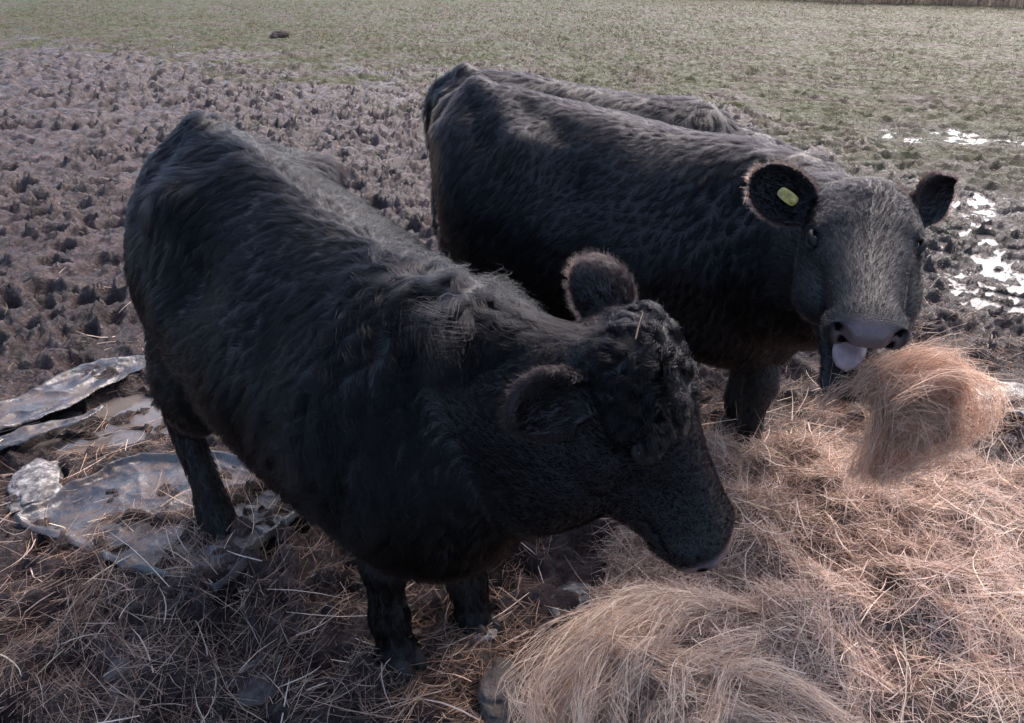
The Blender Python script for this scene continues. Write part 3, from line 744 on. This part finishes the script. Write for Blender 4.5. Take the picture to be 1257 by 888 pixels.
tag(hp, 'heap of loose dry hay spread in front of the cattle', 'hay', kind='stuff')

# tossed swirl of fine hay under the near muzzle
def tuft(name, label, paths, N, spread, fine=.00045, matl=None, fuzz=.02, flatten=.7, Lr=(.10, .28), kind=None):
    """strands that run along one of several guide curves; paths: list of (points, radius)"""
    out = []
    for pts, rad in paths:
        g = dens([(*p, r) for p, r in zip(pts, rad)], 10); n_ = int(N / len(paths))
        T = unit(np.gradient(g[:, :3], axis=0)); seg = np.linalg.norm(np.diff(g[:, :3], axis=0), axis=1).sum()
        s0 = rng.uniform(-.08, .92, n_); ln = rng.uniform(*Lr, n_) / seg; K = 7
        th = rng.uniform(0, 2 * pi, n_); rr = np.sqrt(rng.random(n_)) ** .8
        tt = np.clip(s0[:, None] + ln[:, None] * np.linspace(0, 1, K)[None], 0, 1) * (len(g) - 1)
        i0 = np.minimum(tt.astype(int), len(g) - 2); f = tt - i0
        C = g[i0, :3] * (1 - f[..., None]) + g[i0 + 1, :3] * f[..., None]; R_ = g[i0, 3] * (1 - f) + g[i0 + 1, 3] * f
        Tg = unit(T[i0]); up = np.array([.2, .1, 1.]); S1 = unit(np.cross(Tg, up)); S2 = np.cross(S1, Tg)
        tw = (rng.normal(size=(n_, 1)) * .9) * np.linspace(0, 1, K)[None]
        sp = 1 + (rng.normal(size=(n_, 1)) * .35) * np.linspace(-.5, 1, K)[None]
        aa = th[:, None] + tw
        q = C + (S1 * np.cos(aa)[..., None] + S2 * np.sin(aa)[..., None] * flatten) * (R_ * rr[:, None] * sp)[..., None]
        q += rng.normal(size=(n_, 1, 3)) * fuzz * np.linspace(-.4, 1, K)[None, :, None]
        k = rng.random(n_) < .22                                     # stray stems lying across the rest
        dv = unit(rng.normal(size=(n_, 3))); lk = rng.uniform(.03, .09, n_)[:, None, None] * np.linspace(-.5, .5, K)[None, :, None]
        q[k] = (q[:, 3:4] + dv[:, None] * lk)[k]
        out.append(q)
    P = np.concatenate(out); n_ = len(P)
    Dv = unit(P[:, -1] - P[:, 0]); side = unit(np.cross(Dv, rng.normal(size=(n_, 3))))
    w = rng.uniform(.6, 1.7, n_) * fine
    W = side[:, None] * w[:, None, None] * np.array([.6, 1, 1, 1, .9, .7, .25])[None, :, None]
    V, Q = ribbons(P, W); c = V.mean(0); c[2] = V[:, 2].min()
    o = mesh_np(name, V, Q, [matl or M_hayfine], loc=c); tag(o, label, 'hay', kind=kind)
    return o
def bundle(anchor_sets, n, jit, r0, r1):
    """many wandering guide curves made from a few main ones"""
    out = []
    for k in range(n):
        base = np.array(anchor_sets[k % len(anchor_sets)], float); m_ = len(base)
        w_ = np.linspace(.25, 1, m_)[:, None]; o_ = rng.normal(size=3) * jit
        out.append((base + (o_[None] + rng.normal(size=(m_, 3)) * jit * .55) * w_, np.interp(np.arange(m_), [0, m_ * .5, m_ - 1], [r0, r1, r1 * .8]) * rng.uniform(.6, 1.3)))
    return out
main = [[(.52, 1.28, .24), (.38, 1.24, .30), (.24, 1.18, .33), (.13, 1.08, .28), (.08, .98, .18), (.10, .88, .08)],
        [(.52, 1.20, .24), (.40, 1.12, .28), (.30, 1.04, .29), (.22, .96, .24), (.18, .86, .13)],
        [(.36, 1.32, .20), (.22, 1.29, .23), (.10, 1.19, .22), (.03, 1.07, .16), (.02, .97, .08)],
        [(.10, 1.25, .20), (.18, 1.14, .31), (.32, 1.08, .30), (.48, 1.06, .24), (.60, 1.02, .18)]]
main = [[(x_ + .085, y_, z_ * .86) for x_, y_, z_ in m_] for m_ in main]
tuft('hay_tuft', 'swirled crest of fine pale hay under the lowered muzzle of the nearest cow', bundle(main, 70, .052, .012, .024), 14000, 1, fuzz=.020, Lr=(.06, .20), matl=M_haypale, fine=.00062)
mo = HB(.475, -.055, -.150)
ends = [[(-.02, .02, .0), (.05, -.01, .01), (.12, -.02, .01), (.19, .0, -.03), (.24, .0, -.10)], [(-.02, .02, .0), (.05, -.02, -.02), (.12, -.03, -.05), (.17, .0, -.12), (.19, .0, -.20)],
        [(-.02, .02, .0), (.03, -.01, -.04), (.08, -.02, -.10), (.12, .0, -.18), (.12, .0, -.28)], [(-.02, .02, .0), (.01, .0, -.05), (.03, -.01, -.12), (.05, .0, -.20), (.06, .0, -.30)],
        [(-.03, .02, .0), (-.03, .0, -.05), (-.05, .0, -.11), (-.03, .0, -.19), (.01, .0, -.28)], [(.14, .0, .0), (.10, -.03, -.06), (.04, -.03, -.11), (.05, -.02, -.18), (.12, 0, -.20)]]
ends = [[tuple(mo + np.array(q) * [.80, 1, .95]) for q in e] for e in ends[:4]]
arcs = []
for k in range(46):
    Rr = rng.uniform(.02, .135); cx, cz, cy_ = .075 + rng.normal() * .030, -.105 + rng.normal() * .030, rng.normal() * .038
    a0 = radians(160 + rng.normal() * 12); sw = radians(rng.uniform(120, 270)); pts = [tuple(mo + np.array([-.01, .02, .0]))] if k % 3 == 0 else []
    for t_ in np.linspace(0, 1, 7):
        a_ = a0 - sw * t_; pts.append(tuple(mo + np.array([cx + Rr * 1.1 * cos(a_), cy_ + rng.normal() * .008, cz + Rr * sin(a_) - .05 * t_ * (k % 4 == 0)])))
    arcs.append((pts, np.linspace(.010, rng.uniform(.012, .024), len(pts))))
for k in range(16):
    x1 = rng.uniform(.0, .12); arcs.append(([tuple(mo + np.array(q)) for q in [(-.02, .02, .0), (x1 * .5, -.01, -.06), (x1, -.02 + rng.normal() * .02, -.16), (x1 + rng.normal() * .03, 0, -.27 - rng.uniform(0, .04))]], [.010, .018, .020, .014]))
tuft('hay_wad', 'wad of fine hay hanging from the open mouth of the cow with the ear tag', arcs, 10000, 1, fuzz=.028, Lr=(.06, .20), fine=.00045)
def straw_bit(label, p, d, L):
    P, W = strands(np.array([p], float), unit(np.array([d], float)), np.array([L]), np.array([.0013]), .25, 8)
    V, Q = ribbons(P, W); o = mesh_np('straw', V, Q, [M_straw], loc=tuple(p)); m_ = o.modifiers.new('t', 'SOLIDIFY'); m_.thickness = .0012; tag(o, label, 'straw')
M_straw = m_hay('clean_straw', [(0, (.52, .42, .30)), (1, (.6, .5, .36))])
straw_bit('thin pale straw lying behind the curly poll of the nearest cow', HA(-.02, .075, .020), RA * .5 - DA * .5 + NA * .5, .06)
straw_bit('short pale straw stuck to the shoulder of the cow with the ear tag', (.64, 2.02, 1.0), (.2, 0, 1), .04)

# trodden hay scattered over the mud
def scatter(name, label, cat, N, xr, yr, dfun, Lm, wr, material, bend=.3, lift=.16, zoff=.0, K=5, coherent=1.5, upright=False):
    x = rng.uniform(*xr, N); y = rng.uniform(*yr, N) if yr[1] < 6 else np.exp(rng.uniform(np.log(yr[0]), np.log(yr[1]), N))
    k = rng.random(N) < dfun(x, y); x, y = x[k], y[k]; n_ = len(x)
    z = ground_z(x, y); hz_, m_ = mound(x, y); z = np.where(m_ > .02, ground_z(x, y) * .4 + hz_, z) + zoff + np.abs(rng.normal(size=n_)) * .008
    p2 = np.column_stack([x, y]); ang = coherent * pi * noise(p2, 1.1, 151) + rng.normal(size=n_) * .8
    D = unit(np.column_stack([np.cos(ang), np.sin(ang), (np.abs(rng.normal(size=n_)) * lift) + (.55 if upright else 0)]))
    L = rng.gamma(4, Lm / 4, n_) + Lm * .2; w = rng.uniform(*wr, n_)
    if upright: w = w * np.clip(y / 6, 1, 2.0)
    P, W = strands(np.column_stack([x, y, z]) - (0 if upright else D * L[:, None] * .4), D, L, w, bend, K, droop=.10)
    V, Q = ribbons(P, W); o = mesh_np(name, V, Q, [material]); tag(o, label, cat, kind='stuff'); return o
def hay_d(x, y):
    p = np.column_stack([x, y])
    d = 1.0 * gauss2(x, y, .15, 1.55, .7, .6) + .95 * gauss2(x, y, -.5, 1.2, .7, .4) + .9 * gauss2(x, y, -1.1, 1.3, .7, .42) + .8 * gauss2(x, y, .9, 2.3, .8, .5) + .6 * gauss2(x, y, 1.9, 2.4, .8, .7) + .25 * gauss2(x, y, -1.4, 2.1, .7, .7)
    return np.clip(d * (.35 + 1.1 * sstep(-.3, .35, noise(p, 3.2, 161) + .5 * noise(p, 8, 162))), 0, 1)
scatter('trodden_hay', 'brown hay stems trodden into the mud around the cattle', 'hay', 150000, (-2.2, 3.2), (.7, 3.6), hay_d, .085, (.0005, .0012), M_hayold)
scatter('loose_straw', 'pale broken straws lying scattered on the mud', 'straw', 9000, (-2.5, 3.4), (.7, 4.0), lambda a, b_: hay_d(a, b_) * .7 + .04, .13, (.0010, .0022), M_hay, zoff=.008)

# grass of the field
def grass_d(x, y):
    g = grassiness(x, y); p = np.column_stack([x, y]); inside = np.abs(x) < y * .80 + 1.5
    return inside * (g * .9 + .02) * (.12 + .88 * sstep(-.25, .3, noise(p, .9, 170) + .6 * noise(p, 2.4, 171) + .4 * noise(p, 7, 172)))
scatter('grass', 'short patchy grass growing across the far field', 'grass', 330000, (-19, 24), (3.2, 27), grass_d, 0.032, (.0014, .0026), M_grass, bend=.9, lift=.5, K=4, upright=True)

# ------------------------------------------------------------------ plastic sheets, stones
M_sheet, nt, b = mat('silage_film', rough=.28, spec=.55)
P_ = nt.new('ShaderNodeNewGeometry').outputs['Position']
film = nt.mixc(nt.maprange(nt.noise(P_, 6, 6, .7), .45, .62, 0, 1), (.028, .028, .034), (.085, .08, .09))
nt.link(nt.mixc(nt.maprange(nt.noise(P_, 11, 6, .75), .47, .56, 0, .9), film, (.075, .055, .048)), b.inputs['Base Color'])
nt.link(nt.maprange(nt.noise(P_, 11, 6, .75), .50, .60, .20, .6), b.inputs['Roughness'])
bp = nt.new('ShaderNodeBump'); bp.inputs['Strength'].default_value = .5; bp.inputs['Distance'].default_value = .006
nt.link(nt.noise(P_, 40, 6, .7, 1.5), bp.inputs['Height']); nt.link(bp.outputs[0], b.inputs['Normal'])
def inpoly(px, py, poly):
    c = np.zeros(len(px), bool); j = len(poly) - 1
    for i in range(len(poly)):
        xi, yi = poly[i]; xj, yj = poly[j]
        c ^= ((yi > py) != (yj > py)) & (px < (xj - xi) * (py - yi) / (yj - yi + 1e-12) + xi); j = i
    return c
def polydist(px, py, poly):
    d = np.full(len(px), 9.)
    for i in range(len(poly)):
        a = np.array(poly[i - 1]); b_ = np.array(poly[i]); ab = b_ - a
        t = np.clip(((px - a[0]) * ab[0] + (py - a[1]) * ab[1]) / (ab @ ab), 0, 1)
        d = np.minimum(d, np.hypot(px - a[0] - t * ab[0], py - a[1] - t * ab[1]))
    return d
def sheet(name, label, poly, fold_dir, amp=.02, seed=0, roll=.03, base=.018, step=.0045, cat='sheet'):
    p = np.array(poly); xs = np.arange(p[:, 0].min() - .05, p[:, 0].max() + .05, step); ys = np.arange(p[:, 1].min() - .05, p[:, 1].max() + .05, step)
    XX, YY = np.meshgrid(xs, ys); x, y = XX.ravel(), YY.ravel(); q = np.column_stack([x, y])
    wx = x + .06 * noise(q, 4, seed) + .008 * noise(q, 20, seed + 1); wy = y + .06 * noise(q, 4, seed + 2) + .008 * noise(q, 20, seed + 3)
    ins = inpoly(wx, wy, poly); d = polydist(wx, wy, poly)
    u = x * cos(fold_dir) + y * sin(fold_dir); v = -x * sin(fold_dir) + y * cos(fold_dir)
    uv = np.column_stack([u * .8 + .5 * noise(q, 3, seed + 9) * .2, v * 6 + .5 * noise(q, 2.5, seed + 8)])
    g = .02 * fbm(q, 3, 2, 41) - .012
    rd = 1 - np.abs(noise(uv, 2.0, seed + 5)); rd2 = 1 - np.abs(noise(rot2(uv, .5), 3.7, seed + 15)); rd3 = 1 - np.abs(noise(q + .04 * noise(q, 6, 3)[:, None], 8, seed + 25))
    cw = q + np.column_stack([noise(q, 5, seed + 41), noise(q, 5, seed + 42)]) * .05; cq = rot2(cw, fold_dir * -1) * [1, 1.7]
    cr1 = 1 - np.abs(noise(cq, 5, seed + 43)); cr2 = 1 - np.abs(noise(rot2(cq, .9), 11, seed + 44)); cr3 = 1 - np.abs(noise(rot2(cq, 2.0), 24, seed + 45))
    z = g + base * .95 + amp * (.9 * cr1 ** 2 + .45 * cr2 ** 1.5 + .16 * cr3 - .75) + amp * .12 * fbm(q, 10, 2, seed + 6) + roll * np.exp(-((d - .018) / .013) ** 2) * np.clip(.2 + .9 * noise(q, 2, seed + 7), 0, 1)
    nX, nY = len(xs), len(ys); I = np.arange(nX * nY).reshape(nY, nX)
    Q = np.stack([I[:-1, :-1], I[:-1, 1:], I[1:, 1:], I[1:, :-1]], -1).reshape(-1, 4); Q = Q[ins[Q].all(1)]
    us = np.unique(Q); rm = -np.ones(len(x), int); rm[us] = np.arange(len(us)); c = np.array([p[:, 0].mean(), p[:, 1].mean(), 0])
    o = mesh_np(name, np.column_stack([x, y, z])[us], rm[Q], [M_sheet], loc=c)
    m_ = o.modifiers.new('thickness', 'SOLIDIFY'); m_.thickness = .0015
    tag(o, label, cat, 'torn plastic sheets in the mud'); return o
sheet('plastic_sheet', 'long folded strip of grey plastic sheet behind the pale stone at the left', [(-2.2, 2.38), (-1.93, 2.65), (-1.77, 2.84), (-1.55, 2.92), (-1.57, 2.80), (-1.66, 2.66), (-1.75, 2.50), (-1.91, 2.28), (-2.2, 2.1)], .85, .028, 3, .04, .045)
sheet('plastic_sheet', 'narrow rumpled grey plastic scrap between the long strip and the pale stone', [(-2.0, 2.20), (-1.82, 2.36), (-1.62, 2.50), (-1.60, 2.44), (-1.74, 2.26), (-1.95, 2.08)], .7, .022, 13, .02, .03)
sheet('plastic_sheet', 'broad wet grey plastic sheet lying under the hind foot of the nearest cow', [(-1.60, 1.80), (-1.5, 2.02), (-1.32, 2.17), (-1.05, 2.15), (-.80, 2.05), (-.66, 1.85), (-.78, 1.64), (-.86, 1.56), (-1.09, 1.60), (-1.32, 1.68)], -.35, .020, 23, .045, .030)
sheet('plastic_sheet', 'flattened wet plastic sheet at the right edge beyond the hay', [(1.78, 2.74), (2.3, 2.60), (2.3, 2.34), (2.05, 2.38), (1.80, 2.50)], -.2, .022, 33, .03, .035)
sheet('plastic_sheet', 'small dark plastic scrap half buried in hay between the forefeet and the hay heap', [(.06, 1.50), (.16, 1.58), (.24, 1.52), (.18, 1.42), (.10, 1.42)], .4, .012, 43, .01, .030)

def stone(label, loc, r, seed, material, po=.6, cat='stone', name='stone'):
    import bmesh
    bm = bmesh.new(); bmesh.ops.create_icosphere(bm, subdivisions=5, radius=1)
    V = np.array([v.co[:] for v in bm.verts])
    V = np.sign(V) * np.abs(V) ** po
    d = 1 + .22 * noise(V, 1.3, seed) + .10 * noise(V, 3.1, seed + 1) + .02 * noise(V, 9, seed + 2) + .008 * noise(V, 22, seed + 3)
    V = V * d[:, None] * np.array(r)
    for v, c in zip(bm.verts, V): v.co = c
    me = bpy.data.meshes.new(name); bm.to_mesh(me); bm.free()
    for p in me.polygons: p.use_smooth = True
    me.materials.append(material); o = bpy.data.objects.new(name, me); col.objects.link(o); o.location = loc; o.rotation_euler = (0, 0, seed)
    tag(o, label, cat); return o
M_stone, nt, b = mat('pale_stone', rough=.6, spec=.4)
P_ = nt.new('ShaderNodeNewGeometry').outputs['Position']
nt.link(nt.ramp(nt.noise(P_, 34, 7, .75), [(.40, (.03, .026, .026)), (.52, (.12, .11, .108)), (.66, (.36, .34, .33))]), b.inputs['Base Color'])
M_dry, nt, b = mat('dark_earth', (.04, .032, .03), .95, .1)
M_clod, nt, b = mat('wet_clod', rough=.5, spec=.4)
bp = nt.new('ShaderNodeBump'); bp.inputs['Strength'].default_value = .8; bp.inputs['Distance'].default_value = .012
nt.link(nt.noise(nt.new('ShaderNodeNewGeometry').outputs['Position'], 30, 7, .7), bp.inputs['Height']); nt.link(bp.outputs[0], b.inputs['Normal'])
P_ = nt.new('ShaderNodeNewGeometry').outputs['Position']
nt.link(nt.ramp(nt.noise(P_, 22, 7, .7), [(.3, (.018, .014, .014)), (.5, (.045, .035, .034)), (.75, (.10, .08, .076))]), b.inputs['Base Color'])
stone('pale mottled flat stone at the left edge beside the plastic sheet', (-1.64, 2.03, .0), (.125, .075, .028), 2, M_stone)
stone('dark wet slab of mud at the bottom left', (-.97, 1.28, -.018), (.10, .07, .030), 5, M_clod, cat='mud clod', name='mud_clod')
stone('smooth grey stone at the bottom below the near forefoot', (-.64, 1.25, -.014), (.07, .055, .036), 8, M_clod)
stone('flat dark stone in the hay beside the pale hay crest', (-.03, 1.215, .0), (.085, .05, .03), 11, M_clod)
stone('small whitish stone beside the forefoot', (-.075, 1.385, .01), (.020, .034, .018), 14, M_stone)
stone('dark raised clod far away in the field behind the nearest cow', (-4.24, 14.89, .03), (.22, .15, .09), 17, M_dry, po=.95, cat='mud clod', name='mud_clod')

# dead reeds along the far edge of the field
Nr = 26000; t_ = rng.uniform(-.15, 1.15, Nr); x = -14 + t_ * 44; yb = 23.9 - (x - 7.44) * .49
y = yb + np.abs(rng.normal(size=Nr)) * 1.4 + .5 * noise(np.column_stack([x, x]), .9, 9); L = rng.uniform(.3, 1.5, Nr) * (1 + .3 * noise(np.column_stack([x, y]), .4, 5)); w = rng.uniform(.006, .014, Nr)
Dd = unit(np.column_stack([rng.normal(size=Nr) * .16, rng.normal(size=Nr) * .16, np.ones(Nr)]))
Pp, Ww = strands(np.column_stack([x, y, np.zeros(Nr) - .05]), Dd, L, w, .12, 4, droop=.05)
Vv, Qq = ribbons(Pp, Ww); M_reed = m_hay('dead_reed', [(0, (.18, .14, .12)), (.5, (.34, .27, .22)), (1, (.5, .42, .34))], tl=.5)
tag(mesh_np('reeds', Vv, Qq, [M_reed]), 'band of dead brown reeds along the far edge of the field', 'reeds', kind='stuff')
